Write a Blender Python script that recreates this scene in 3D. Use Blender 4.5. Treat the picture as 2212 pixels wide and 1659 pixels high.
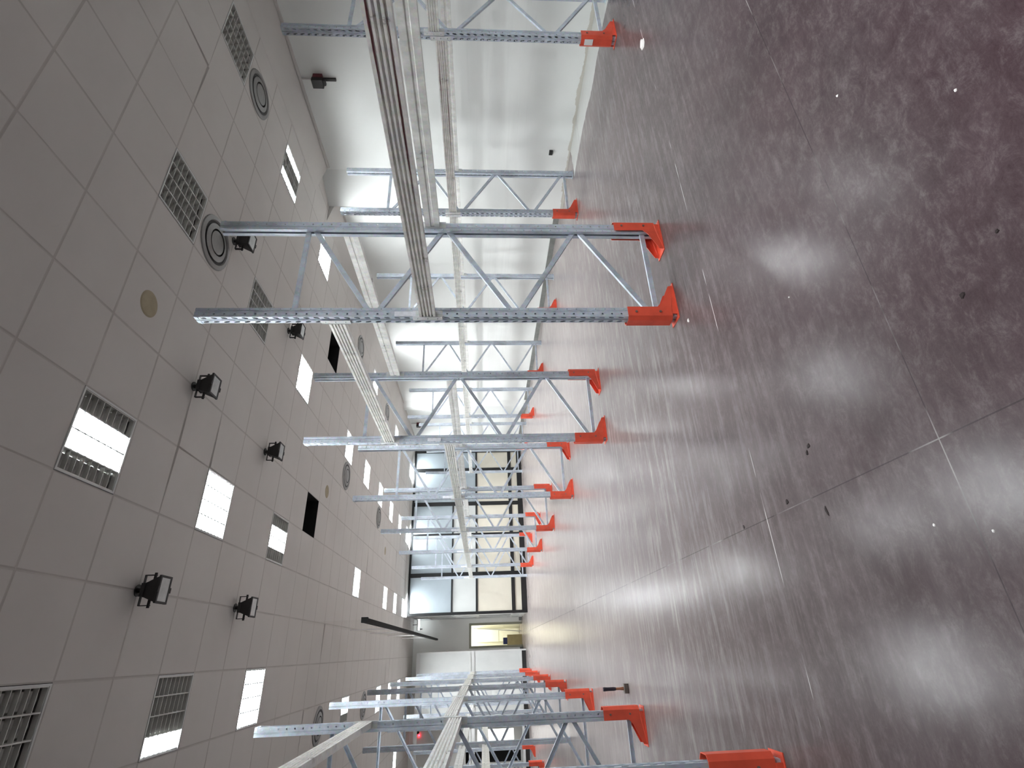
import bpy, bmesh, math, random
from mathutils import Vector, Matrix
random.seed(7)
S = bpy.context.scene
COL = S.collection
for o in list(bpy.data.objects): bpy.data.objects.remove(o)

# ------------------------------------------------------------------ camera, world, exposure
F_PX, YAW, PITCH, ROLL, CAM_H = 1119.3, -27.2748, -3.4213, -0.515, 1.5398
ya, pi_, ro = map(math.radians, (YAW, PITCH, ROLL))
fwd = Vector((-math.sin(ya)*math.cos(pi_), math.cos(ya)*math.cos(pi_), math.sin(pi_)))
rt = Vector((math.cos(ya), math.sin(ya), 0)); up = rt.cross(fwd)
rt2 = rt*math.cos(ro)+up*math.sin(ro); up2 = -rt*math.sin(ro)+up*math.cos(ro)
cam = bpy.data.cameras.new('camera'); camo = bpy.data.objects.new('camera', cam); COL.objects.link(camo)
# the photograph lies on its side: world up points to the picture's left
cx_, cy_, cz_ = -up2, rt2, -fwd
camo.matrix_world = Matrix(((cx_.x, cy_.x, cz_.x, 0), (cx_.y, cy_.y, cz_.y, 0), (cx_.z, cy_.z, cz_.z, CAM_H), (0, 0, 0, 1)))
cam.sensor_fit = 'HORIZONTAL'; cam.sensor_width = 36; cam.lens = F_PX/2212*36
cam.clip_start = .05; cam.clip_end = 100
S.camera = camo
w = bpy.data.worlds.new('world'); S.world = w; w.use_nodes = True
w.node_tree.nodes['Background'].inputs[0].default_value = (.75, .85, 1, 1)
w.node_tree.nodes['Background'].inputs[1].default_value = .4
S.view_settings.view_transform = 'Standard'; S.view_settings.look = 'None'
S.view_settings.gamma = 1; S.view_settings.use_curve_mapping = False
S.view_settings.exposure = 1.0
LAMP = 60.0

# ------------------------------------------------------------------ materials
def nodes(name):
    m = bpy.data.materials.new(name); m.use_nodes = True
    nt = m.node_tree; return m, nt, nt.nodes['Principled BSDF']
def N(nt, t, **kw):
    n = nt.nodes.new(t)
    for k, v in kw.items():
        if k.startswith('i_'):
            key = k[2:]; key = int(key) if key.isdigit() else key
            n.inputs[key].default_value = v
        else: setattr(n, k, v)
    return n
def ramp(nt, src, stops):
    r = nt.nodes.new('ShaderNodeValToRGB'); el = r.color_ramp.elements
    while len(el) < len(stops): el.new(.5)
    for e, (p, c) in zip(el, stops):
        e.position = p; e.color = (c, c, c, 1) if isinstance(c, (int, float)) else (*c, 1)
    nt.links.new(src, r.inputs[0]); return r.outputs[0]
def coords(nt, scale=(1, 1, 1), loc=(0, 0, 0), rot=(0, 0, 0)):
    tc = nt.nodes.new('ShaderNodeTexCoord'); mp = nt.nodes.new('ShaderNodeMapping')
    mp.inputs['Scale'].default_value = scale; mp.inputs['Location'].default_value = loc; mp.inputs['Rotation'].default_value = rot
    nt.links.new(tc.outputs['Object'], mp.inputs[0]); return mp.outputs[0]
def noise(nt, vec, sc, det=4, ro=.55, dist=0):
    n = nt.nodes.new('ShaderNodeTexNoise'); n.inputs['Scale'].default_value = sc; n.inputs['Detail'].default_value = det
    n.inputs['Roughness'].default_value = ro; n.inputs['Distortion'].default_value = dist
    nt.links.new(vec, n.inputs['Vector']); return n.outputs['Fac']
def mixc(nt, fac, a, b, mode='MIX'):
    n = nt.nodes.new('ShaderNodeMix'); n.data_type = 'RGBA'; n.blend_type = mode
    for s, v in ((0, fac), (6, a), (7, b)):
        if isinstance(v, (int, float)): n.inputs[s].default_value = v
        elif isinstance(v, tuple): n.inputs[s].default_value = (*v, 1)
        else: nt.links.new(v, n.inputs[s])
    return n.outputs[2]
def math_(nt, op, a, b=None, clamp=False):
    n = nt.nodes.new('ShaderNodeMath'); n.operation = op; n.use_clamp = clamp
    for i, v in ((0, a), (1, b)):
        if v is None: continue
        if isinstance(v, (int, float)): n.inputs[i].default_value = v
        else: nt.links.new(v, n.inputs[i])
    return n.outputs[0]
def simple(name, col, rough=.5, metal=0, var=.08, sc=6, stretch=(1, 1, 1), bump=0):
    m, nt, b = nodes(name)
    f = noise(nt, coords(nt, stretch), sc, 5)
    lo = tuple(c*(1-var) for c in col); hi = tuple(min(1, c*(1+var)) for c in col)
    r = ramp(nt, f, [(.3, lo), (.7, hi)]); nt.links.new(r, b.inputs['Base Color'])
    b.inputs['Roughness'].default_value = rough; b.inputs['Metallic'].default_value = metal
    if bump:
        bn = N(nt, 'ShaderNodeBump'); bn.inputs['Strength'].default_value = bump; bn.inputs['Distance'].default_value = .002
        nt.links.new(noise(nt, coords(nt, stretch), sc*8, 3), bn.inputs['Height']); nt.links.new(bn.outputs[0], b.inputs['Normal'])
    return m
def emis(name, col, st, base=(.8, .8, .8)):
    m, nt, b = nodes(name); b.inputs['Base Color'].default_value = (*base, 1)
    b.inputs['Emission Color'].default_value = (*col, 1); b.inputs['Emission Strength'].default_value = st
    return m

def floor_mat():
    m, nt, b = nodes('polished_concrete')
    big = noise(nt, coords(nt), .55, 6, .6, .4)
    mid = noise(nt, coords(nt, (1, 1, 1), (3, 7, 0)), 3.2, 8, .68, .5)
    grain = noise(nt, coords(nt, (1, 1.5, 1)), 9, 14, .84, .3)
    c = mixc(nt, ramp(nt, big, [(.35, 0.), (.65, 1.)]), (.036, .017, .022), (.056, .045, .047))
    c = mixc(nt, ramp(nt, mid, [(.3, 0.), (.8, .5)]), c, (.115, .083, .09))
    c = mixc(nt, ramp(nt, grain, [(.50, 0.), (.72, .75)]), c, (.165, .143, .146))
    c = mixc(nt, ramp(nt, grain, [(.32, .85), (.50, 0.)]), c, (.026, .014, .018))
    fine = noise(nt, coords(nt, (1, 2, 1)), 48, 8, .8)
    c = mixc(nt, ramp(nt, fine, [(.35, .4), (.60, 0.)]), c, (.06, .042, .046))
    # pale abrasion streaks running across the hall, heavier away from the camera side
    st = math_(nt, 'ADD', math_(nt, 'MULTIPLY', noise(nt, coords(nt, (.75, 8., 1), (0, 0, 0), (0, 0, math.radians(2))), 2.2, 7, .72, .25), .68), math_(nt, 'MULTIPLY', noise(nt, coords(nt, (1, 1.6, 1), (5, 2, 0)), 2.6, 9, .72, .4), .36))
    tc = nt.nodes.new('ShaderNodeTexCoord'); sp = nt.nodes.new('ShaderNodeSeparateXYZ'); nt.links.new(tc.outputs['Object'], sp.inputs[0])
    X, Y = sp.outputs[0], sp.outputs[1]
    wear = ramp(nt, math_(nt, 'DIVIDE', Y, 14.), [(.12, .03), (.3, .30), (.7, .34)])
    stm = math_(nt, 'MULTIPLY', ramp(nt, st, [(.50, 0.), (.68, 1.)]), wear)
    far = ramp(nt, math_(nt, 'DIVIDE', Y, 14.), [(.07, 0.), (.26, .30), (.6, .95)])  # far sheen and dimmer near end of the floor put into its colour
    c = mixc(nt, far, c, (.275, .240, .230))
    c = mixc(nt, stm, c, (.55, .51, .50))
    # pale strip of old paint along the wall
    wob = math_(nt, 'MULTIPLY', math_(nt, 'SUBTRACT', noise(nt, coords(nt), 1.3, 5), .5), .35)
    lim = math_(nt, 'ADD', math_(nt, 'ADD', X, wob), math_(nt, 'MULTIPLY', math_(nt, 'ABSOLUTE', math_(nt, 'SUBTRACT', Y, 3.5)), -.02))
    band = math_(nt, 'GREATER_THAN', lim, 6.78)
    near = math_(nt, 'LESS_THAN', math_(nt, 'ADD', Y, wob), 5.9)
    c = mixc(nt, math_(nt, 'MULTIPLY', math_(nt, 'MULTIPLY', band, near), .85), c, (.52, .53, .51))
    # saw-cut joints
    def line(v, p, hw):
        return math_(nt, 'LESS_THAN', math_(nt, 'ABSOLUTE', math_(nt, 'SUBTRACT', v, p)), hw)
    dn = noise(nt, coords(nt, (1, 1, 1), (9, 0, 0)), 2.2, 3)
    dash = ramp(nt, dn, [(.52, 0.), (.66, 1.)])
    jc = mixc(nt, dash, (.02, .017, .018), (.34, .32, .31))
    j = math_(nt, 'MAXIMUM', line(Y, 1.565, .0024), line(X, .585, .0024))
    c = mixc(nt, math_(nt, 'MULTIPLY', j, .6), c, jc)
    j2 = math_(nt, 'MULTIPLY', line(Y, 2.76, .003), ramp(nt, noise(nt, coords(nt, (1, 0, 0), (4, 0, 0)), 1.9, 2), [(.5, 0.), (.56, .9)]))
    c = mixc(nt, j2, c, (.6, .57, .56))
    for yy in (5.3, 9.3, 13.3, 17.3):
        c = mixc(nt, math_(nt, 'MULTIPLY', line(Y, yy, .006), .5), c, (.15, .13, .13))
    nt.links.new(c, b.inputs['Base Color'])
    rr = ramp(nt, mid, [(.3, .19), (.75, .27)]); nt.links.new(rr, b.inputs['Roughness'])
    b.inputs['Specular IOR Level'].default_value = .17
    bn = N(nt, 'ShaderNodeBump'); bn.inputs['Strength'].default_value = .05; bn.inputs['Distance'].default_value = .002
    nt.links.new(fine, bn.inputs['Height']); nt.links.new(bn.outputs[0], b.inputs['Normal'])
    return m
def wall_mat(name, col, dirt=.22):
    m, nt, b = nodes(name)
    f = noise(nt, coords(nt), .8, 6, .6)
    c = mixc(nt, ramp(nt, f, [(.35, 0.), (.7, 1.)]), tuple(k*.95 for k in col), col)
    tc = nt.nodes.new('ShaderNodeTexCoord'); sp = nt.nodes.new('ShaderNodeSeparateXYZ'); nt.links.new(tc.outputs['Object'], sp.inputs[0])
    Z = sp.outputs[2]
    # scuffs left by shelving: long smears at rack heights, and dirt at the foot
    sm = noise(nt, coords(nt, (.25, .25, 5.), (0, 0, 1.3)), 1.5, 6, .65)
    zb = ramp(nt, math_(nt, 'DIVIDE', Z, 4.), [(.12, 0.), (.22, 1.), (.42, 1.), (.5, 0.)])
    c = mixc(nt, math_(nt, 'MULTIPLY', math_(nt, 'MULTIPLY', ramp(nt, sm, [(.5, 0.), (.68, 1.)]), zb), dirt), c, tuple(k*.72 for k in col))
    ft = math_(nt, 'ADD', Z, math_(nt, 'MULTIPLY', noise(nt, coords(nt, (1, 1, 2)), 2.4, 6, .65), -.22))
    c = mixc(nt, math_(nt, 'MULTIPLY', math_(nt, 'LESS_THAN', ft, -.06), .6), c, (.42, .38, .30))
    nt.links.new(c, b.inputs['Base Color']); b.inputs['Roughness'].default_value = .75
    return m
def galv(name, col=(.43, .46, .50), rough=.42, metal=.75, stains=0):
    m, nt, b = nodes(name)
    v = nt.nodes.new('ShaderNodeTexVoronoi'); v.inputs['Scale'].default_value = 45
    nt.links.new(coords(nt), v.inputs['Vector'])
    f = noise(nt, coords(nt, (1, 1, .5)), 9, 6, .65)
    c = mixc(nt, ramp(nt, f, [(.3, 0.), (.72, 1.)]), tuple(k*.72 for k in col), tuple(min(1, k*1.15) for k in col))
    c = mixc(nt, .14, c, v.outputs['Color'], 'SOFT_LIGHT')
    if stains:   # streaks of crimson primer along the ribs
        tc = nt.nodes.new('ShaderNodeTexCoord'); sp = nt.nodes.new('ShaderNodeSeparateXYZ'); nt.links.new(tc.outputs['Object'], sp.inputs[0])
        wob = math_(nt, 'MULTIPLY', math_(nt, 'SUBTRACT', noise(nt, coords(nt, (1, 3, 1)), 3, 3), .5), .008)
        for zc, yc_, hw, hy in ((.040, -.78, .0045, .34), (-.034, -.35, .004, .62)):
            dz = math_(nt, 'ABSOLUTE', math_(nt, 'ADD', math_(nt, 'SUBTRACT', sp.outputs[2], zc), wob))
            dy = math_(nt, 'DIVIDE', math_(nt, 'ABSOLUTE', math_(nt, 'SUBTRACT', sp.outputs[1], yc_)), hy)
            lim = math_(nt, 'MULTIPLY', math_(nt, 'SUBTRACT', 1., dy), hw)
            c = mixc(nt, math_(nt, 'MULTIPLY', math_(nt, 'LESS_THAN', dz, lim), .85), c, (.19, .004, .022))
    nt.links.new(c, b.inputs['Base Color'])
    nt.links.new(ramp(nt, f, [(.2, rough-.08), (.8, rough+.12)]), b.inputs['Roughness'])
    b.inputs['Metallic'].default_value = metal
    return m
M = {
 'floor': floor_mat(),
 'wall': wall_mat('white_plaster', (.80, .82, .80)),
 'wall_far': wall_mat('grey_white_plaster', (.90, .905, .88), .1),
 'tile': simple('ceiling_tile', (.58, .555, .53), .9, var=.035, sc=1.2, bump=.05),
 'joint': simple('ceiling_joint', (.47, .445, .42), .9, var=.08, sc=3),
 'trim': simple('plaster_trim', (.60, .575, .56), .85, var=.05),
 'void': simple('plenum_black', (.004, .004, .004), 1, var=.1),
 'galv': galv('galvanised_steel', (.56, .62, .70), .42, .25),
 'beam': galv('galvanised_beam_steel', (.84, .84, .81), .30, .3),
 'beam_red': galv('stained_beam_steel', (.84, .82, .79), .30, .3, 1.),
 'bracket': galv('bright_bracket_steel', (.72, .74, .75), .4, .45),
 'red': simple('red_orange_paint', (.72, .088, .045), .42, var=.14, sc=7),
 'bolt': simple('bolt_steel', (.25, .2, .18), .4, .7),
 'black': simple('black_lacquer', (.008, .009, .010), .35, var=.2),
 'black_matt': simple('black_matt', (.018, .017, .017), .6, var=.2),
 'grey_metal': simple('grey_louvre_metal', (.62, .62, .59), .35, .25, var=.1),
 'dark_grey': simple('dark_reflector', (.22, .22, .215), .45, .3, var=.2),
 'white_metal': simple('white_enamel', (.62, .63, .62), .5, var=.03),
 'diffuser': simple('diffuser_aluminium', (.24, .235, .23), .45, .3, var=.1),
 'tan': simple('tan_stain', (.36, .31, .215), .9, var=.1, sc=9),
 'paper': simple('white_paper', (.85, .85, .85), .7, var=.05),
 'lens': simple('lamp_glass', (.50, .52, .52), .15, var=.15, sc=12),
 'siren_red': simple('siren_red', (.10, .004, .012), .35, var=.1),
 'hammer_wood': simple('hammer_handle', (.30, .13, .07), .55, var=.2, sc=20),
 'hammer_grip': simple('hammer_grip', (.015, .012, .025), .5),
 'hammer_head': simple('hammer_head', (.14, .125, .11), .45, .6, var=.2, sc=20),
 'cream': simple('cream_paint', (.76, .75, .64), .7, var=.03),
 'card': simple('cardboard', (.34, .28, .15), .85, var=.1),
 'blue': simple('blue_plastic', (.01, .018, .09), .4),
 'olive': simple('olive_door_frame', (.30, .295, .23), .5, var=.06),
 'base': simple('grey_baseboard', (.19, .195, .185), .6, var=.2),
 'grey_panel': simple('grey_panel', (.62, .64, .63), .5, var=.05, sc=2),
 'debris': simple('dark_debris', (.010, .003, .003), .8),
 'crumb': simple('white_crumb', (.8, .78, .76), .8),
 'lit': emis('tube_lit', (.95, .985, 1.0), LAMP),
 'unlit': simple('tube_off', (.30, .30, .285), .35, .2),
 'lit_louvre_dark': simple('darkened_lit_louvre', (.022, .025, .026), .5),  # blades under lit tubes painted near-black to read against the glare
 'glow_red': emis('red_led', (1, .02, .04), 7),
 'glow_white': emis('emergency_tube', (.9, .97, 1), 6),
}
def pane(name, col, base, st):
    m, nt, b = nodes(name)
    f = noise(nt, coords(nt, (.7, 1, 1)), 1.1, 4, .55, .4)
    c = mixc(nt, ramp(nt, f, [(.3, 0.), (.75, 1.)]), tuple(k*.86 for k in base), base)
    nt.links.new(c, b.inputs['Base Color']); b.inputs['Roughness'].default_value = .35
    nt.links.new(mixc(nt, .8, c, col, 'MULTIPLY'), b.inputs['Emission Color']); b.inputs['Emission Strength'].default_value = st
    return m
M['pane_top'] = pane('frosted_glass_upper', (.80, .90, 1.), (.31, .36, .39), .05)
M['pane_mid'] = pane('frosted_glass_middle', (.95, 1., 1.), (.56, .585, .575), .05)
M['pane_low'] = pane('frosted_glass_lower', (1., .98, .88), (.66, .63, .54), .05)
M['bright_pane'] = pane('daylit_glass', (1., 1., .97), (.9, .9, .88), .9)
def glass_mat():
    m, nt, b = nodes('clear_barrier_glass')
    out = nt.nodes['Material Output']
    tr = N(nt, 'ShaderNodeBsdfTransparent'); gl = N(nt, 'ShaderNodeBsdfGlossy'); gl.inputs['Roughness'].default_value = .03
    mx = N(nt, 'ShaderNodeMixShader'); mx.inputs[0].default_value = .025
    tr.inputs[0].default_value = (.99, .99, .985, 1)
    nt.links.new(tr.outputs[0], mx.inputs[1]); nt.links.new(gl.outputs[0], mx.inputs[2]); nt.links.new(mx.outputs[0], out.inputs[0])
    return m
M['glass'] = glass_mat()
M['sticker'] = simple('label_sticker', (.80, .82, .88), .5, var=.1, sc=30)

# ------------------------------------------------------------------ mesh helpers
class MB:
    def __init__(s): s.v = []; s.f = []; s.mi = []
    def poly(s, pts, mi=0):
        i = len(s.v); s.v += [tuple(p) for p in pts]; s.f.append(tuple(range(i, i+len(pts)))); s.mi.append(mi)
    def box(s, a, b, mi=0):
        x0, y0, z0 = a; x1, y1, z1 = b; i = len(s.v)
        s.v += [(x0,y0,z0),(x1,y0,z0),(x1,y1,z0),(x0,y1,z0),(x0,y0,z1),(x1,y0,z1),(x1,y1,z1),(x0,y1,z1)]
        for q in ((3,2,1,0),(4,5,6,7),(0,1,5,4),(1,2,6,5),(2,3,7,6),(3,0,4,7)):
            s.f.append(tuple(i+k for k in q)); s.mi.append(mi)
        return s
    def prism(s, pts, fn, t0, t1, mi=0):
        """closed 2-D outline pts mapped by fn(p, t), extruded t0..t1 with caps"""
        i = len(s.v); n = len(pts)
        s.v += [fn(p, t0) for p in pts]+[fn(p, t1) for p in pts]
        for k in range(n):
            s.f.append((i+k, i+(k+1) % n, i+n+(k+1) % n, i+n+k)); s.mi.append(mi)
        s.f.append(tuple(range(i+n-1, i-1, -1))); s.mi.append(mi)
        s.f.append(tuple(range(i+n, i+2*n))); s.mi.append(mi)
        return s
    def cyl(s, c, r, h, axis='Z', n=20, r2=None, mi=0):
        r2 = r if r2 is None else r2
        f = {'Z': lambda x, y, t: (c[0]+x, c[1]+y, c[2]+t), 'X': lambda x, y, t: (c[0]+t, c[1]+x, c[2]+y), 'Y': lambda x, y, t: (c[0]+y, c[1]+t, c[2]+x)}[axis]
        i = len(s.v)
        for t, rr in ((0, r), (h, r2)):
            s.v += [f(rr*math.cos(2*math.pi*k/n), rr*math.sin(2*math.pi*k/n), t) for k in range(n)]
        for k in range(n): s.f.append((i+k, i+(k+1) % n, i+n+(k+1) % n, i+n+k)); s.mi.append(mi)
        s.f.append(tuple(range(i+n-1, i-1, -1))); s.mi.append(mi); s.f.append(tuple(range(i+n, i+2*n))); s.mi.append(mi)
        return s
    def lathe(s, prof, c=(0, 0, 0), n=36, mi=0):
        i = len(s.v); m = len(prof)
        for k in range(n):
            a = 2*math.pi*k/n
            s.v += [(c[0]+r*math.cos(a), c[1]+r*math.sin(a), c[2]+z) for r, z in prof]
        for k in range(n):
            for j in range(m-1):
                a = i+k*m+j; b = i+((k+1) % n)*m+j
                s.f.append((a, b, b+1, a+1)); s.mi.append(mi)
        return s
    def holed(s, o, u, v, w, pitch, n, hole, mi=0):
        """strip w wide, n cells tall; each cell pierced by the 8-point hole (cell coordinates)"""
        o, u, v = Vector(o), Vector(u), Vector(v)
        ring = [(0, 0), (w/2, 0), (w, 0), (w, pitch/2), (w, pitch), (w/2, pitch), (0, pitch), (0, pitch/2)]
        for k in range(n):
            i = len(s.v)
            for p in ring+hole:
                q = o+u*p[0]+v*(p[1]+k*pitch); s.v.append(tuple(q))
            for j in range(8):
                s.f.append((i+j, i+(j+1) % 8, i+8+(j+1) % 8, i+8+j)); s.mi.append(mi)
    def strip(s, o, u, v, w, h, mi=0):
        o, u, v = Vector(o), Vector(u), Vector(v)
        s.poly([o, o+u*w, o+u*w+v*h, o+v*h], mi)
    def mesh(s, name, mats, solid=0, weld=True, recalc=True):
        me = bpy.data.meshes.new(name); me.from_pydata(s.v, [], s.f)
        for m in mats: me.materials.append(m)
        for p, k in zip(me.polygons, s.mi): p.material_index = k
        bm = bmesh.new(); bm.from_mesh(me)
        if weld: bmesh.ops.remove_doubles(bm, verts=bm.verts, dist=1e-5)
        if recalc: bmesh.ops.recalc_face_normals(bm, faces=bm.faces)
        if solid: bmesh.ops.solidify(bm, geom=bm.faces[:], thickness=solid)
        bm.to_mesh(me); bm.free(); return me
def ob(name, me, parent=None, loc=(0, 0, 0), rz=0, **props):
    o = bpy.data.objects.new(name, me); COL.objects.link(o); o.location = loc; o.rotation_euler = (0, 0, rz)
    if parent: o.parent = parent
    for k, v in props.items(): o[k] = v
    return o
def build(name, mb, mats, parent=None, loc=(0, 0, 0), rz=0, solid=0, **props):
    if not isinstance(mats, (list, tuple)): mats = [mats]
    return ob(name, mb.mesh(name, mats, solid), parent, loc, rz, **props)
def struct(name, mb, mats): return build(name, mb, mats, kind='structure')
def thing(name, label, cat, loc=(0, 0, 0), rz=0, group=None):
    o = ob(name, None, None, loc, rz, label=label, category=cat)
    o.empty_display_size = .1
    if group: o['group'] = group
    return o
def dup(root, loc, rz, label, group=None):
    def cp(o, par):
        c = o.copy(); COL.objects.link(c)
        if par: c.parent = par
        for ch in o.children: cp(ch, c)
        return c
    r = cp(root, None); r.location = loc; r.rotation_euler = (0, 0, rz); r['label'] = label
    if group: r['group'] = group
    return r
def hexa(cx, cy, rx, ry, skew=0):
    """8-point hole starting bottom-left, matching MB.holed ring order"""
    pts = []
    for k in range(8):
        a = math.radians(225+45*k); x, y = math.cos(a), math.sin(a)
        pts.append((cx+rx*x+skew*y, cy+ry*y))
    return pts

# ------------------------------------------------------------------ structure
XW, YG, YF, ZC = 7.45, 19.55, 22.6, 4.2494
XL, YB = -9.0, -5.0
GX, GY, T = 2.3239, 2.1026, .6
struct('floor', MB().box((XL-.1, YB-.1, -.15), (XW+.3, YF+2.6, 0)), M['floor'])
# right-hand wall with a splayed pilaster and a second one farther on
mb = MB()
mb.box((XW, YB, 0), (XW+.3, YG+.15, ZC)); struct('wall_right', mb, M['wall'])
struct('trim_3', MB().prism([(XW, 6.35), (XW, 6.985), (7.235, 6.98)], lambda p, t: (p[0], p[1], t), 0, ZC), M['wall'])
struct('trim_4', MB().prism([(XW, 15.6), (XW, 16.2), (XW-.09, 16.15), (XW-.09, 15.9)], lambda p, t: (p[0], p[1], t), 0, ZC), M['wall'])
struct('wall_left', MB().box((XL-.2, YB, 0), (XL, YF, ZC)), M['wall_far'])
struct('wall_back', MB().box((XL, YB-.2, 0), (XW, YB, ZC)), M['wall_far'])
# far wall with door and openings
DX0, DX1, DZ = .19, .96, 2.03
mb = MB()
WX0, WX1, WZ0, WZ1 = -2.92, -2.48, .46, 1.79
OX0, OX1, OZ0, OZ1 = -3.52, -3.14, .22, 2.21
mb.box((XL, YF, 0), (OX0, YF+.15, ZC)); mb.box((OX0, YF, 0), (OX1, YF+.15, OZ0)); mb.box((OX0, YF, OZ1), (OX1, YF+.15, ZC))
mb.box((OX1, YF, 0), (WX0, YF+.15, ZC)); mb.box((WX0, YF, 0), (WX1, YF+.15, WZ0)); mb.box((WX0, YF, WZ1), (WX1, YF+.15, ZC))
mb.box((WX1, YF, 0), (DX0, YF+.15, ZC)); mb.box((DX0, YF, DZ), (DX1, YF+.15, ZC)); mb.box((DX1, YF, 0), (1.45, YF+.15, ZC))
struct('wall_far', mb, M['wall_far'])
mb = MB(); mb.box((OX0-.1, YF+.16, 0), (OX1+.1, YF+1.0, 2.4)); struct('wall_dark_room', mb, M['void'])
# small lit room behind the door
mb = MB()
mb.box((DX0-.5, YF+1.75, 0), (DX1+.6, YF+1.85, 2.6)); mb.box((DX0-.6, YF+.15, 0), (DX0-.5, YF+1.85, 2.6)); mb.box((DX1+.6, YF+.15, 0), (DX1+.7, YF+1.85, 2.6)); mb.box((DX0-.6, YF+.15, 2.5), (DX1+.7, YF+1.85, 2.6))
struct('wall_store_room', mb, M['cream'])
# ceiling: individual tiles with recessed joints, holes left for fittings
LIGHTS = {(1.424, 3.6): '0110', (1.424, 5.4): '1111', (1.424, 7.2): '0110', (1.424, 12.0): '1111', (1.424, 15.6): '1111', (1.424, 17.4): '1111', (1.424, 19.2): '1111',
 (3.824, 3.6): '0000', (3.824, 5.4): '0000', (3.824, 7.2): '1111', (3.824, 10.2): '1111', (3.824, 12.0): '1111', (3.824, 13.8): '1111', (3.824, 15.6): '1111', (3.824, 17.4): '1111', (3.824, 19.2): '1111',
 (6.224, 3.6): '0000', (6.224, 5.4): '1001', (6.224, 7.2): '1111', (6.224, 12.0): '1111', (6.224, 15.6): '1111', (6.224, 19.2): '1111',
 (-.376, 3.6): '0000', (-.376, 5.4): '1000', (-.376, 7.2): '1111',
 (-.976, 12.0): '0011', (-.976, 15.6): '1111', (-.976, 17.4): '1111', (-.976, 19.2): '1111', (-2.776, 19.2): '1111'}
ADDED_UNSEEN = {(1.424, 0.): '1111', (3.824, 0.): '1111', (6.224, 0.): '1111', (1.424, -1.8): '1111', (3.824, -1.8): '1111'}  # unseen fixtures added behind the camera to brighten posts, beams and guards
HOLES = [(2.024, 8.4), (5.024, 8.4)]
def cell(x, y): return (round((x-GX)/T-.5), round((y-GY)/T-.5))
skip = {cell(*k) for k in list(LIGHTS)+list(ADDED_UNSEEN)+HOLES}
mb = MB(); g = .010
i0, i1 = math.floor((XL-GX)/T), math.ceil((XW-GX)/T); j0, j1 = math.floor((YB-GY)/T), math.ceil((YF-GY)/T)
rnd = random.Random(3)
for i in range(i0, i1):
    for j in range(j0, j1):
        x0, x1 = max(GX+i*T, XL), min(GX+(i+1)*T, XW); y0, y1 = max(GY+j*T, YB), min(GY+(j+1)*T, YF)
        if (i, j) in skip or x1-x0 < .03 or y1-y0 < .03: continue
        z = ZC-rnd.random()*.0015; dz = [0, 0, 0, 0]
        if rnd.random() < .06: dz[rnd.randrange(4)] = -.012
        q = [(x0+g, y0+g), (x0+g, y1-g), (x1-g, y1-g), (x1-g, y0+g)]; r = [(x0, y0), (x0, y1), (x1, y1), (x1, y0)]
        a = [(p[0], p[1], z+d) for p, d in zip(q, dz)]; b = [(p[0], p[1], ZC+.0012) for p in r]
        mb.poly(a, 0)
        for k in range(4): mb.poly([a[k], b[k], b[(k+1) % 4], a[(k+1) % 4]], 1)
for i in range(len(mb.v)): pass
me = bpy.data.meshes.new('ceiling'); me.from_pydata(mb.v, [], mb.f); me.materials.append(M['tile']); me.materials.append(M['joint'])
for p, k in zip(me.polygons, mb.mi): p.material_index = k
ob('ceiling', me, kind='structure')
# slab above the tiles closes the plenum
struct('ceiling_slab', MB().box((XL, YB, ZC+.5), (XW+.3, YF+2.6, ZC+.6)), M['void'])
def cornice(a, b): return MB().prism([(XW-.55, ZC-.003), (XW, ZC-.003), (XW, ZC-.135)], lambda p, t: (p[0], t, p[1]), a, b)
struct('trim_1', cornice(YB, 6.30), M['tile']); struct('trim_2', cornice(6.99, YG), M['tile'])
struct('trim_5', MB().box((XW-.035, YB, ZC-.165), (XW, 6.30, ZC-.133)), M['trim']); struct('trim_6', MB().box((XW-.03, 6.99, ZC-.16), (XW, YG, ZC-.133)), M['trim'])
struct('baseboard_right', MB().box((XW-.02, 6.99, 0), (XW, 15.58, .105)).box((XW-.02, 16.22, 0), (XW, YG, .105)).box((XW-.12, 15.7, 0), (XW-.085, 16.2, .105)), M['base'])
struct('baseboard_far', MB().box((1.06, YF-.02, 0), (1.3, YF, .12)).box((-2.4, YF-.02, 0), (DX0-.07, YF, .12)), M['base'])

# glazed partition: black frame, frosted panes
gl = ob('window_1', None, None, (0, 0, 0), kind='structure')
X0, X1 = 1.16, 7.10
mul = [(1.16, 1.25), (2.40, 2.54), (3.83, 3.90), (4.92, 5.06), (6.24, 6.38), (7.02, 7.12)]
mb = MB(); y0, y1 = YG-.06, YG+.02
mb.box((X0, y0, 4.08), (X1, y1, 4.15)); mb.box((X0, y0, 0), (X1, y1, .19)); mb.box((X0, y0, .41), (X1, y1, .535)); mb.box((X0, y0, 1.72), (X1, y1, 1.79)); mb.box((X0, y0, 2.595), (5.0, y1, 2.65))
for a, b in mul: mb.box((a, y0-.012, 0), (b, y1, 4.15))
build('window_frame', mb, M['black'], gl)
for a, b in zip(mul[:-1], mul[1:]):
    for zz, mt in (((.19, .41), 'pane_low'), ((.535, 1.72), 'pane_low'), ((1.79, 2.595), 'pane_mid'), ((2.65, 4.08), 'pane_top')):
        if a[0] > 4.9 and zz[0] == 1.79: zz = (1.79, 4.08); mt = 'pane_top'
        elif a[0] > 4.9 and zz[0] == 2.65: continue
        build('pane', MB().box((a[1]-.005, YG-.03, zz[0]-.005), (b[0]+.005, YG-.015, zz[1]+.005)), M[mt], gl)
struct('wall_above_window', MB().box((X0-.02, YG-.02, 4.152), (XW, YG+.1, ZC)).box((7.12, YG-.05, 0), (XW, YG+.1, 4.15)), M['wall_far'])
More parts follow.
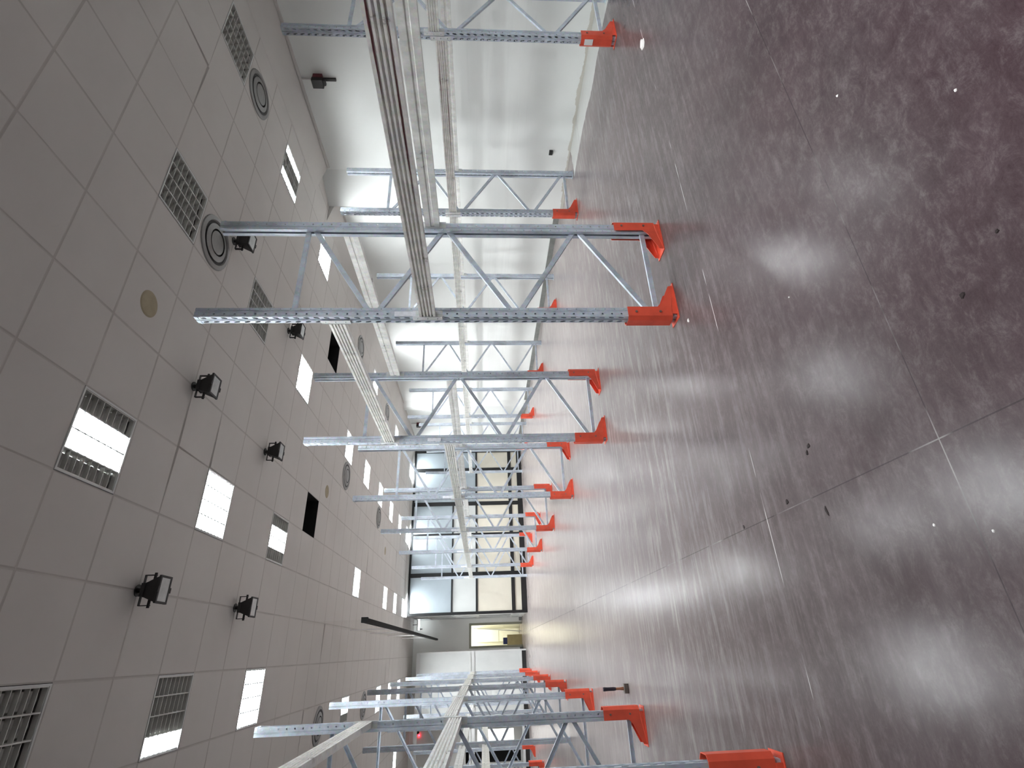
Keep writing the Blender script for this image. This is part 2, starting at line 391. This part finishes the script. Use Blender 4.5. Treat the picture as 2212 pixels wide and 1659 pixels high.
# return of the partition towards the far wall: grey framed panels
rp = ob('window_2', None, None, (0, 0, 0), kind='structure')
mb = MB()
for z0, z1 in ((0, .16), (.42, .50), (1.70, 1.80), (2.58, 2.66), (3.55, 3.62), (4.05, 4.14)): mb.box((1.20, YG+.03, z0), (1.27, YF-.01, z1))
for yy in (YG+.03, 20.55, 21.55, YF-.08): mb.box((1.185, yy, 0), (1.275, yy+.06, 4.14))
build('window_frame', mb, M['white_metal'], rp)
for ya0, ya1 in ((YG+.09, 20.55), (20.61, 21.55), (21.61, YF-.08)):
    for z0, z1 in ((.16, .42), (.50, 1.70), (1.80, 2.58), (2.66, 3.55), (3.62, 4.05)):
        mt = 'black_matt' if (ya0 > 20.6 and ya0 < 21 and z0 == .50) else 'grey_panel'
        build('pane', MB().box((1.225, ya0-.004, z0-.004), (1.245, ya1+.004, z1+.004)), M[mt], rp)
# door frame and things in the small room
d = ob('door_1', None, None, (0, 0, 0), kind='structure')
mb = MB(); mb.box((DX0-.06, YF-.03, 0), (DX0+.02, YF+.16, DZ+.06)); mb.box((DX1-.02, YF-.03, 0), (DX1+.06, YF+.16, DZ+.06)); mb.box((DX0+.02, YF-.03, DZ-.02), (DX1-.02, YF+.16, DZ+.06))
build('door_frame', mb, M['olive'], d)
wn = ob('window_3', None, None, (0, 0, 0), kind='structure')
build('pane', MB().box((WX0, YF+.05, WZ0), (WX1, YF+.07, WZ1)), M['bright_pane'], wn)
build('window_frame', MB().box((WX0, YF-.01, WZ0), (WX0+.03, YF+.1, WZ1)).box((WX1-.03, YF-.01, WZ0), (WX1, YF+.1, WZ1)), M['white_metal'], wn)
la = bpy.data.lights.new('store_room_lamp', 'AREA'); la.energy = 26; la.size = .5; la.color = (1, .98, .86)
lo = bpy.data.objects.new('store_room_lamp', la); COL.objects.link(lo); lo.location = (.55, YF+.9, 2.45)
t = thing('storage_cabinet', 'white storage cabinet standing inside the lit doorway in the far wall', 'cabinet', (.60, YF+1.45, 0))
build('cabinet_body', MB().box((-.24, 0, 0), (.24, .28, 1.86)), M['cream'], t)
build('door', MB().box((-.235, -.02, .9), (.235, -.001, 1.84)), M['cream'], t); build('door', MB().box((-.235, -.02, .05), (.235, -.001, .88)), M['cream'], t)
t = build('cardboard_box', MB().box((-.2, -.2, 0), (.2, .2, .58)).box((-.005, -.201, .1), (.005, -.2, .58)), M['card'], None, (.38, YF+.62, 0))
t['label'] = 'tall brown cardboard box on the floor inside the lit doorway'; t['category'] = 'box'
t = build('blue_crate', MB().box((-.12, -.12, 0), (.12, .12, .03)).box((-.12, -.12, .03), (-.1, .12, .16)).box((.1, -.12, .03), (.12, .12, .16)).box((-.1, -.12, .03), (.1, -.1, .16)).box((-.1, .1, .03), (.1, .12, .16)), M['blue'], None, (.36, YF+.6, .58))
t['label'] = 'small dark blue crate on top of the cardboard box in the doorway'; t['category'] = 'crate'
t = build('leaning_pole', MB().prism([(-.02, -.015), (.02, -.015), (.02, .015), (-.02, .015)], lambda p, k: (p[0]+k*.09, p[1]+k*.02, k), 0, 1.95), M['white_metal'], None, (.70, YF+.75, 0))
t['label'] = 'thin pale pole leaning inside the lit doorway'; t['category'] = 'pole'

# framed grey partition left of the door
t = thing('framed_partition', 'pale grey two-tier panel partition with white frame beyond the racks, left of the doorway', 'partition', (0, 21.0, 0))
mb = MB(); xs = [.05, -2.2, -4.6, -7.0]
for x in xs: mb.box((x-.05, 0, 0), (x, .06, 3.92))
for z0, z1 in ((3.80, 3.92), (1.86, 1.97), (.16, .24)): mb.box((xs[-1], .005, z0), (xs[0]-.05, .055, z1))
mb.box((xs[-1], .02, 1.99), (xs[0]-.05, .05, 2.05))
build('frame', mb, M['white_metal'], t)
for a, b in zip(xs[1:2], xs[:1]):
    for z0, z1 in ((.24, 1.86), (2.05, 3.80)):
        build('panel', MB().box((a+.002, .03, z0), (b-.052, .045, z1)), M['grey_panel'], t)

build('gap_shade', MB().box((xs[-1]+.002, .022, .012), (xs[0]-.052, .05, .158)), M['black_matt'], t)  # black strip painting the shade of the gap below the panels

# ------------------------------------------------------------------ rack frames
H, D_, PITCH_ = 3.66, .95, .075
def post_mesh():
    mb = MB(); n = 48; z0 = .03; w = .042; Zu = (0, 0, 1)
    hs = hexa(.024, PITCH_/2, .0078, .0078)
    def side(sg):
        mb.holed((0, sg*w, z0), (1, 0, 0), Zu, .048, PITCH_, n, hs)
        mb.strip((0, sg*w, 0), (1, 0, 0), Zu, .048, z0); mb.strip((0, sg*w, z0+n*PITCH_), (1, 0, 0), Zu, .048, H-z0-n*PITCH_)
        pl = [(.048, sg*w), (.051, sg*.036), (.057, sg*.036), (.060, sg*w)]
        for a, b in zip(pl[:-1], pl[1:]): mb.poly([(a[0], a[1], 0), (b[0], b[1], 0), (b[0], b[1], H), (a[0], a[1], H)])
        mb.holed((.060, sg*w, z0), (1, 0, 0), Zu, .020, PITCH_, n, hexa(.010, .012, .003, .005))
        mb.strip((.060, sg*w, 0), (1, 0, 0), Zu, .020, z0); mb.strip((.060, sg*w, z0+n*PITCH_), (1, 0, 0), Zu, .020, H-z0-n*PITCH_)
        mb.poly([(.080, sg*w, 0), (.080, sg*.011, 0), (.080, sg*.011, H), (.080, sg*w, H)])
        # slotted half of the front face
        yo = sg*.007; ww = w-.007
        hole = hexa(ww*.52, .040, .0095, .0235, .0045)
        mb.holed((0, yo, z0), (0, sg, 0), Zu, ww, PITCH_, n, hole)
        mb.strip((0, yo, 0), (0, sg, 0), Zu, ww, z0); mb.strip((0, yo, z0+n*PITCH_), (0, sg, 0), Zu, ww, H-z0-n*PITCH_)
        mb.poly([(0, yo, 0), (.007, sg*.004, 0), (.007, sg*.004, H), (0, yo, H)])
    side(1); side(-1)
    mb.poly([(.007, -.004, 0), (.007, .004, 0), (.007, .004, H), (.007, -.004, H)])
    return mb.mesh('post', [M['galv']], solid=.0018)
POST = post_mesh()
def bar_mesh(name, a, b, w=.038, d=.022):
    """C-channel brace from a=(x,z) to b, flat side to -y"""
    dx, dz = b[0]-a[0], b[1]-a[1]; L = math.hypot(dx, dz); ux, uz = dx/L, dz/L; nx, nz = -uz, ux
    th = .003
    prof = [(-w/2, -d/2), (w/2, -d/2), (w/2, d/2), (w/2-th, d/2), (w/2-th, -d/2+th), (-w/2+th, -d/2+th), (-w/2+th, d/2), (-w/2, d/2)]
    return MB().prism(prof, lambda p, t: (a[0]+ux*t+nx*p[0], p[1], a[1]+uz*t+nz*p[0]), 0, L).mesh(name, [M['galv']])
def braces(mirror):
    A, B = .062, D_-.062
    z = [.20, .69, .745, 1.235, 1.29, 1.80, 1.855, 2.33, 2.385, 2.90]
    X = lambda x: D_-x if mirror else x
    out = [('horizontal_brace', bar_mesh('horizontal_brace', (X(A), .145), (X(B), .145))), ('horizontal_brace', bar_mesh('horizontal_brace', (X(A), 2.955), (X(B), 2.955)))]
    for k in range(5):
        a, b = (A, B) if k % 2 == 0 else (B, A)
        out.append(('diagonal_brace', bar_mesh('diagonal_brace', (X(a), z[2*k]), (X(b), z[2*k+1]))))
    return out
BR = {False: braces(False), True: braces(True)}
def guard_meshes():
    pl = [(.078, -.062), (-.006, -.062), (-.034, -.036), (-.034, .036), (-.006, .062), (.078, .062)]
    mb = MB(); z0, z1 = .045, .395
    for a, b in zip(pl[:-1], pl[1:]):
        mb.poly([(a[0], a[1], z0), (b[0], b[1], z0), (b[0], b[1], z1), (a[0], a[1], z1)])
    for sg in (-1, 1):   # side wings running back along the floor
        mb.poly([(.012, sg*.062, .006), (.28, sg*.062, .006), (.275, sg*.062, .04), (.120, sg*.062, .115), (.078, sg*.062, .155), (.078, sg*.062, z0), (.012, sg*.062, z0)])
    g_ = mb.mesh('post_guard', [M['red']], solid=.004)
    fp = MB().box((-.03, -.076, 0), (.30, .076, .006)).mesh('foot_plate', [M['red']])
    bo = MB().cyl((0, -.0065, 0), .009, .0065, 'Y', 10).mesh('bolt', [M['bolt']])
    return g_, fp, bo
GUARD, FOOTP, BOLT = guard_meshes()
BASEP = MB().box((-.012, -.052, 0), (.092, .052, .005)).mesh('base_plate', [M['galv']])
def frame(label, loc, rz, mirror, guards, group, sticker=False):
    t = thing('rack_frame', label, 'rack frame', loc, rz, group)
    ob('post', POST, t); ob('post', POST, t, (D_, 0, 0), math.pi)
    for nm, me in BR[mirror]: ob(nm, me, t)
    for k, (x, r) in enumerate(((0, 0), (D_, math.pi))):
        if guards[k]:
            gg = ob('post_guard', GUARD, t, (x, 0, 0), r); ob('foot_plate', FOOTP, gg); 
            for sy in (-1, 1):
                for bz in (.33, .14): ob('bolt', BOLT, gg, (.03, sy*.0645, bz), 0 if sy < 0 else math.pi)
        else: ob('base_plate', BASEP, t, (x, 0, 0), r)
    if sticker:
        build('sticker', MB().box((.003, -.0455, 2.03), (.045, -.0425, 2.19)), M['sticker'], t, label='pale paper label on the post')
    return t
LSP = 2.6223
R1X, R1Y = 2.2768, 3.2865+.042
R2X, R2Y = 6.043, 5.923+.042
L1X, L1Y = -.5472, 5.8347+.042
ORD = ['nearest', 'second', 'third', 'fourth', 'fifth', 'sixth', 'seventh', 'eighth', 'ninth']
MID, WALL, LOW = 'middle rack row', 'rack row along the white wall', 'rack row left of the aisle'
for i in range(7):
    fg = i < 6
    frame(f'{ORD[i]} galvanised upright frame of the {MID}, ' + ('red guards on both feet' if fg else 'unguarded feet'), (R1X, R1Y+i*LSP, 0), 0, False, (fg, fg), 'upright frames of the middle rack row', sticker=True)
for k, i in enumerate(range(-1, 6)):
    fg = i < 5
    t = frame(f'{ORD[k]} galvanised upright frame of the {WALL}, ' + ('one red guard' if fg else 'unguarded'), (R2X, R2Y+i*LSP, 0), 0, True, (fg, False), 'upright frames of the wall rack row')
    if i == -1:
        gd = [c for c in t.children if c.name.startswith('post_guard')][0]
        build('torn_label', MB().poly([(-.036, -.03, .27), (-.036, .034, .262), (-.036, .036, .35), (-.036, -.02, .352)]) or MB().box((-.0395, -.034, .26), (-.0385, .030, .355)), M['paper'], gd, label='torn white label on the red guard')
for k, i in enumerate(range(-1, 6)):
    frame(f'{ORD[k]} galvanised upright frame of the {LOW}, red guard', (L1X, L1Y+i*LSP, 0), math.pi, True, (True, False), 'upright frames of the left rack row')
for k, i in enumerate((3, 4, 5)):
    frame(f'{["nearer","middle","farthest"][k]} upright frame of the row behind the left rack row', (-2.58, L1Y+i*LSP, 0), math.pi, True, (True, False), 'upright frames of the rearmost left row')

# ------------------------------------------------------------------ beams
BL = LSP-.086
def beam_mesh(mat):
    h = .060; o, g_ = -.004, .008
    prof = [(o, -h)]
    for zc in (-.036, -.012, .012, .036):
        prof += [(o, zc-.007), (g_, zc-.003), (g_, zc+.003), (o, zc+.007)]
    prof += [(o, h), (.046, h), (.046, .016), (.038, .011), (.038, -.011), (.046, -.016), (.046, -h)]
    return MB().prism(prof, lambda p, t: (p[0], t, p[1]), -BL/2+.003, BL/2-.003).mesh('beam_section', [mat])
def bracket_mesh(sg):
    mb = MB(); hh = .1; e = sg*(BL/2)
    mb.holed((-.0065, e, -.1125), (0, sg, 0), (0, 0, 1), .040, .075, 3, hexa(.020, .0375, .008, .004))
    mb.strip((-.0065, e, -.1125), (1, 0, 0), (0, 0, 1), .062, .225)
    return mb.mesh('end_bracket', [M['bracket']], solid=.003)
BEAM = {'n': beam_mesh(M['beam']), 'r': beam_mesh(M['beam_red'])}; BRK = {1: bracket_mesh(1), -1: bracket_mesh(-1)}
def beam(label, x, yc, z, rz, group, kind='n'):
    t = thing('rack_beam', label, 'rack beam', (x, yc, z), rz, group)
    ob('beam_section', BEAM[kind], t)
    ob('end_bracket', BRK[1], t); ob('end_bracket', BRK[-1], t)
def gapname(k):
    return 'camera side of nearest frame' if k == 0 else f'{ORD[k-1]} to {ORD[k]} frame'
for b in range(-1, 6):
    z = 2.64 if b == 0 else 1.94
    hi = 'raised ' if b == 0 else ''
    yc = R1Y+(b+.5)*LSP
    beam(f'{hi}ribbed beam, aisle face of the {MID}, {gapname(b+1)}', R1X, yc, z, 0, 'aisle-side beams of the middle row', 'r' if b == -1 else 'n')
    beam(f'{hi}steel beam, back of the {MID}, {gapname(b+1)}', R1X+D_, yc, z-.005, math.pi, 'back beams of the middle row')
for b in range(-2, 5):
    z = 1.95 if b > -2 else 2.02
    yc = R2Y+(b+.5)*LSP
    beam(f'beam, front of the {WALL}, {gapname(b+2)}', R2X, yc, z, 0, 'front beams of the wall row', 'r' if b == -1 else 'n')
    beam(f'beam, back of the {WALL}, {gapname(b+2)}', R2X+D_, yc, z-.02, math.pi, 'back beams of the wall row')
for b in range(-1, 5):
    yc = L1Y+(b+.5)*LSP
    beam(f'steel beam, aisle face of the {LOW}, {ORD[b+1]} to {ORD[b+2]} frame' + (', lower' if b < 0 else ''), L1X, yc, 1.875 if b >= 0 else 1.81, math.pi, 'aisle-side beams of the left row')
    if b >= 0: beam(f'upper beam, back of the {LOW}, {ORD[b+1]} to {ORD[b+2]} frame', L1X-D_, yc, 1.92, 0, 'upper back beams of the left row')
    if b in (1, 2): beam(f'lower beam, back of the {LOW}, {ORD[b+1]} to {ORD[b+2]} frame', L1X-D_, yc, 1.52, 0, 'lower back beams of the left row')
beam(f'steel beam, aisle face of the {LOW}, nearest to second frame, upper', L1X, L1Y-.5*LSP, 2.65, math.pi, 'aisle-side beams of the left row')

# ------------------------------------------------------------------ ceiling lights
def fixture_parts():
    r = {}
    mb = MB(); a, b = .296, .282
    for q in (((-a, -a), (a, -b)), ((-a, b), (a, a)), ((-a, -b), (-b, b)), ((b, -b), (a, b))): mb.box((q[0][0], q[0][1], -.004), (q[1][0], q[1][1], .010))
    r['frame'] = mb.mesh('frame', [M['white_metal']])
    mb = MB(); c = .290
    mb.box((-c, -c, .085), (c, c, .092)); mb.box((-c, -c, .010), (-c+.006, c, .085)); mb.box((c-.006, -c, .010), (c, c, .085)); mb.box((-c+.006, -c, .010), (c-.006, -c+.006, .085)); mb.box((-c+.006, c-.006, .010), (c-.006, c, .085))
    r['housing'] = mb.mesh('housing', [M['dark_grey']])
    def louver(x0, x1, mat, top=.036, div=.078):
        mb = MB()
        for x in (x0, x1): mb.box((x-.0025, -.28, .0), (x+.0025, .28, div))
        for k in range(9):
            y = -.28+k*.07; mb.box((x0+.0025, y-.002, .004), (x1-.0025, y+.002, top))
        return mb.mesh('louver', [mat])
    r['lv_off'] = louver(-.0685, .0685, M['grey_metal']); r['lv_on'] = louver(-.0685, .0685, M['lit_louvre_dark'], .018, .024)
    pr = [(-.062, .072), (-.05, .050), (0, .040), (.05, .050), (.062, .072)]
    for nm, mt in (('t_on', M['lit']), ('t_off', M['unlit'])):
        r[nm] = MB().prism(pr, lambda p, t: (p[0], t, p[1]), -.272, .272).mesh('fluorescent_tube', [mt])
    return r
FX = fixture_parts()
def light(label, x, y, pat):
    t = thing('ceiling_light', label, 'ceiling light', (x, y, ZC), 0, 'square louvred ceiling lights')
    ob('frame', FX['frame'], t); ob('housing', FX['housing'], t)
    for k, ch in enumerate(pat):
        X = -.21+.14*k; on = ch == '1'
        ob('louver', FX['lv_on' if on else 'lv_off'], t, (X, 0, 0))
        ob('fluorescent_tube', FX['t_on' if on else 't_off'], t, (X, 0, 0))
colname = {1.424: 'line above the aisle', 3.824: 'line above the middle racks', 6.224: 'line next to the white wall', -.376: 'short line above the near left racks', -.976: 'line above the far left racks', -2.776: 'far left corner'}
cnt = {}
patn = {'1111': 'fully lit', '0000': 'unlit', '0110': 'centre-lit', '1001': 'edge-lit', '1000': 'one-tube', '0011': 'one-side-lit'}
for (x, y), pat in LIGHTS.items():
    c = cnt.get(x, 0); cnt[x] = c+1
    lab = f'{patn[pat]} square louvred ceiling light, {ORD[c]} in the {colname[x]}' if x != -2.776 else 'fully lit square ceiling light in the far left corner of the hall'
    light(lab, x, y, pat)
for k, ((x, y), pat) in enumerate(ADDED_UNSEEN.items()):
    light(f'added unseen square ceiling light behind the camera, {ORD[k]} of those', x, y, pat)
for k, (x, y) in enumerate(HOLES):
    mb = MB(); e = .299
    mb.poly([(x-e, y-e, ZC+.35), (x+e, y-e, ZC+.35), (x+e, y+e, ZC+.35), (x-e, y+e, ZC+.35)])
    for a, b in (((-e, -e), (e, -e)), ((e, -e), (e, e)), ((e, e), (-e, e)), ((-e, e), (-e, -e))):
        mb.poly([(x+a[0], y+a[1], ZC+.004), (x+b[0], y+b[1], ZC+.004), (x+b[0], y+b[1], ZC+.35), (x+a[0], y+a[1], ZC+.35)])
    struct(f'ceiling_opening_{k+1}', mb, M['void'])

# ------------------------------------------------------------------ round air diffusers
rings = [(.275, .225), (.195, .150), (.120, .075)]
DIFF = [(3.824, 4.2, 'round ceiling air diffuser beside the tip of the nearest middle frame'), (6.224, 4.2, 'round ceiling air diffuser near the white wall, closest to the camera'),
 (6.224, 10.2, 'second round air diffuser along the white wall'), (6.224, 13.8, 'farthest round air diffuser along the white wall'),
 (3.224, 10.2, 'nearer of two round air diffusers over the middle racks far down the hall'), (3.224, 13.8, 'farther of two round air diffusers over the middle racks far down the hall'),
 (-.976, 10.2, 'nearer round air diffuser above the left racks'), (-.976, 13.8, 'farther round air diffuser above the left racks')]
mb = MB(); mb.lathe([(.283, -.002), (.275, -.014), (.232, -.020), (.224, -.004)]); RIM = mb.mesh('rim', [M['diffuser']])
mb = MB(); mb.lathe([(.224, -.006), (0.0005, -.003)]); DARK = mb.mesh('back_plate', [M['black_matt']])
CN = []
for r0, r1, dz in ((.195, .140, -.030), (.120, .0005, -.040)):
    mb = MB(); mb.lathe([(r0, dz+.018), (r0, dz+.012), (r1, dz), (r1, dz+.004), (r0-.004, dz+.018)]); CN.append(mb.mesh('cone', [M['diffuser']]))
for x, y, lab in DIFF:
    t = thing('air_diffuser', lab, 'air vent', (x, y, ZC), 0, 'round ceiling air diffusers')
    ob('rim', RIM, t); ob('back_plate', DARK, t)
    for c in CN: ob('cone', c, t)
for k, (x, y) in enumerate(((2.63, 3.61), (2.59, 9.07), (2.6, 15.12))):
    t = build('cover_plate', MB().lathe([(.0005, -.004), (.095, -.004), (.112, -.001)], n=32), M['tan'], None, (x, y, ZC-.001))
    t['label'] = f'tan round cover plate on the ceiling, {["nearest to the camera", "middle one along the hall", "farthest one"][k]}'; t['category'] = 'cover plate'; t['group'] = 'tan ceiling cover plates'

# ------------------------------------------------------------------ floodlights
def flood_meshes():
    hb = [(-.045, -.035, -.055), (.045, -.035, -.055), (.045, .035, -.055), (-.045, .035, -.055)]
    lo_ = [(-.095, -.072, -.185), (.095, -.072, -.185), (.095, .072, -.185), (-.095, .072, -.185)]
    mb = MB(); mb.poly(hb)
    for k in range(4): mb.poly([hb[k], hb[(k+1) % 4], lo_[(k+1) % 4], lo_[k]])
    for k in range(5):
        y = -.045+k*.0225; mb.box((-.05, y-.002, -.075), (.05, y+.002, -.045))
    body = mb.mesh('housing', [M['black_matt']])
    mb = MB(); a, b, c, d_ = .102, .080, .086, .062
    mb.box((-a, -b, -.202), (a, -d_, -.185)); mb.box((-a, d_, -.202), (a, b, -.185)); mb.box((-a, -d_, -.202), (-c, d_, -.185)); mb.box((c, -d_, -.202), (a, d_, -.185))
    mb.box((-.02, -b-.012, -.205), (.02, -b, -.19)); mb.box((-.02, b, -.205), (.02, b+.012, -.19))
    bez = mb.mesh('bezel', [M['black_matt']])
    gls = MB().box((-.087, -.063, -.198), (.087, .063, -.194)).mesh('lens', [M['lens']])
    mb = MB(); mb.cyl((0, 0, -.006), .045, .006, n=20); mb.cyl((0, 0, -.035), .018, .03, n=12)
    mb.box((-.115, -.012, -.04), (.115, .012, -.034)); mb.box((-.115, -.012, -.12), (-.109, .012, -.034)); mb.box((.109, -.012, -.12), (.115, .012, -.034))
    mb.cyl((-.13, 0, -.11), .011, .26, 'X', 10)
    return body, bez, gls, mb.mesh('yoke', [M['black_matt']])
FL = flood_meshes()
for k, (x, y, lab) in enumerate(((.524, 4.5, 'black floodlight hanging above the aisle, nearest to the camera'), (.524, 6.3, 'black floodlight hanging above the aisle, second from the camera'),
    (2.324, 4.5, 'black floodlight over the middle row, nearer one'), (2.324, 6.3, 'black floodlight over the middle row, farther one'),
    (4.124, 4.5, 'black floodlight beside the round vent behind the nearest middle frame'), (4.124, 6.3, 'black floodlight behind the nearest middle frame, farther one'))):
    t = thing('floodlight', lab, 'floodlight', (x, y, ZC-.002), 0, 'black ceiling floodlights')
    for nm, me in zip(('housing', 'bezel', 'lens', 'yoke'), FL): ob(nm, me, t)

# ------------------------------------------------------------------ overhead glass barrier in the aisle
t = thing('glass_smoke_barrier', 'long clear glass smoke barrier with black bottom rail hanging above the aisle end', 'glass barrier', (.49, 0, ZC))
ys = [8.65, 11.84, 13.95, 16.5, 19.4, 22.45]
build('bottom_rail', MB().box((-.03, ys[0], -.96), (.03, ys[-1], -.90)).box((-.038, ys[0]-.03, -.975), (.038, ys[0]+.06, -.885)).box((-.034, ys[0]+.06, -.905), (-.030, ys[-1], -.885)), M['void'], t)
for a, b in zip(ys[:-1], ys[1:]):
    build('glass_panel', MB().box((-.004, a+.006, -.905), (.004, b-.006, -.002)), M['glass'], t)
mb = MB()
for y in ys[1:-1]: mb.box((-.009, y-.018, -.90), (.009, y+.018, -.002))
build('joint_glint_strip', mb, M['paper'], t)  # panel joints coloured white to paint the glints along the glass

# ------------------------------------------------------------------ small wall and ceiling fittings
def siren(label, loc):
    t = thing('alarm_siren', label, 'alarm', loc)
    build('housing', MB().box((-.07, -.075, -.055), (0, .075, .075)), M['siren_red'], t)
    build('horn', MB().box((-.145, -.07, -.065), (-.071, .055, .085)).box((-.12, -.05, -.1), (-.071, .03, -.065)), M['black_matt'], t)
    build('wand', MB().box((-.03, -.018, -.235), (0, .018, -.056)), M['black_matt'], t)
    build('conduit', MB().cyl((-.012, 0, .075), .011, ZC-.13-loc[2]-.075, n=10), M['trim'], t)
siren('dark red alarm siren high on the white wall near the camera', (XW, 4.76, 3.83))
siren('dark red alarm siren high on the white wall near the glazing', (XW, 17.5, 3.80))
t = thing('wall_socket', 'small black socket low on the white wall near its corner', 'socket', (XW, 5.93, .33))
build('socket_body', MB().box((-.02, -.045, -.03), (0, .045, .03)), M['black'], t)
build('socket_face', MB().box((-.024, -.032, -.02), (-.020, .032, .02)), M['black_matt'], t)
t = thing('emergency_light', 'bright white emergency light high in the corner above the doorway', 'emergency light', (1.02, 22.2, 4.02))
build('lamp_body', MB().box((-.20, -.05, .02), (.20, .05, .07)), M['white_metal'], t)
build('lamp_tube', MB().box((-.19, -.045, -.03), (.19, .045, .02)), M['glow_white'], t)
build('bracket', MB().box((-.17, -.03, -.14), (-.14, .03, -.03)).box((-.01, -.01, .07), (.01, .01, ZC-4.02)), M['black_matt'], t)
t = thing('alarm_light', 'small glowing red alarm light on the far wall seen through the left racks', 'alarm light', (-2.60, YF, 3.93))
build('led', MB().cyl((0, -.05, -.04), .028, .05, 'Y', 12), M['glow_red'], t); build('detector', MB().cyl((.09, -.06, .0), .045, .06, 'Y', 14), M['black_matt'], t)

# ------------------------------------------------------------------ on the floor
t = thing('club_hammer', 'short club hammer standing on its head on the floor in the aisle', 'hammer', (-.40, 6.34, 0))
build('hammer_head', MB().prism([(-.026, .0), (.026, .0), (.032, .007), (.032, .045), (.026, .052), (-.026, .052), (-.032, .045), (-.032, .007)], lambda p, k: (k, p[0], p[1]), -.045, .045), M['hammer_head'], t)
build('handle', MB().lathe([(.0005, .052), (.017, .052), (.013, .09), (.012, .14), (.0005, .14)], n=14), M['hammer_wood'], t)
build('grip', MB().lathe([(.0005, .135), (.015, .135), (.0185, .16), (.017, .22), (.020, .262), (.016, .272), (.0005, .272)], n=14), M['hammer_grip'], t)
def blob(name, x, y, r, h, mat, lab, cat, st=1., a=0, grp=None):
    mb = MB(); n = 9; pts = []
    for k in range(n):
        q = 2*math.pi*k/n; rr = r*((.35+.9*rnd.random()) if 'scrap' in name else (.7+.5*rnd.random())); px, py = rr*math.cos(q)*st, rr*math.sin(q)
        pts.append((px*math.cos(a)-py*math.sin(a), px*math.sin(a)+py*math.cos(a)))
    i = len(mb.v); mb.v += [(p[0], p[1], 0) for p in pts]+[(p[0]*.7, p[1]*.7, h) for p in pts]
    for k in range(n): mb.f.append((k, (k+1) % n, n+(k+1) % n, n+k)); mb.mi.append(0)
    mb.f.append(tuple(range(n, 2*n))); mb.mi.append(0); mb.f.append(tuple(range(n-1, -1, -1))); mb.mi.append(0)
    o = build(name, mb, M[mat], None, (x, y, 0)); o['label'] = lab; o['category'] = cat
    if grp: o['group'] = grp
    return o
blob('paper_scrap', 5.01, 2.79, .045, .012, 'crumb', 'torn white paper scrap on the floor by the nearest wall-row guard', 'scrap', 1.6)
blob('plaster_crumb', 2.13, 3.13, .012, .006, 'crumb', 'white plaster crumbs beside the nearest middle-row guard', 'crumb', 1.5)
for x, y, s, lab in ((.81, 2.235, .012, 'dark red chip on the floor, upper of a close pair'), (.785, 2.26, .011, 'dark red chip on the floor, lower of a close pair'), (.62, 2.53, .014, 'dark red oval chip on the floor just above the joint line'),
    (.505, 2.25, .010, 'thin dark sliver on the floor just below the joint line'), (.60, 3.03, .012, 'dark red chip on the floor close to the joint line, far one'),
    (.96, 1.27, .010, 'dark round spot on the floor near the right edge, large lower one'), (1.06, 1.09, .007, 'dark round spot on the floor at the right edge')):
    blob('floor_chip', x, y, s, .003, 'debris', lab, 'chip', 2.6 if 'sliver' in lab else 1.1, .2, 'dark chips on the floor')
for x, y, s, lab in ((2.07, 1.34, .006, 'white crumb alone on the dark floor near the wall side'), (1.52, 2.03, .004, 'tiny white crumb on the floor'), (.27, 1.52, .005, 'white crumb on the floor beside the joint near the right edge'), (.33, 1.72, .005, 'white crumb on the floor inside the joint corner'), (1.56, .98, .005, 'white crumb near the right edge of the photo')):
    blob('white_crumb', x, y, s, .003, 'crumb', lab, 'crumb', 1.2, 0, 'white crumbs on the floor')
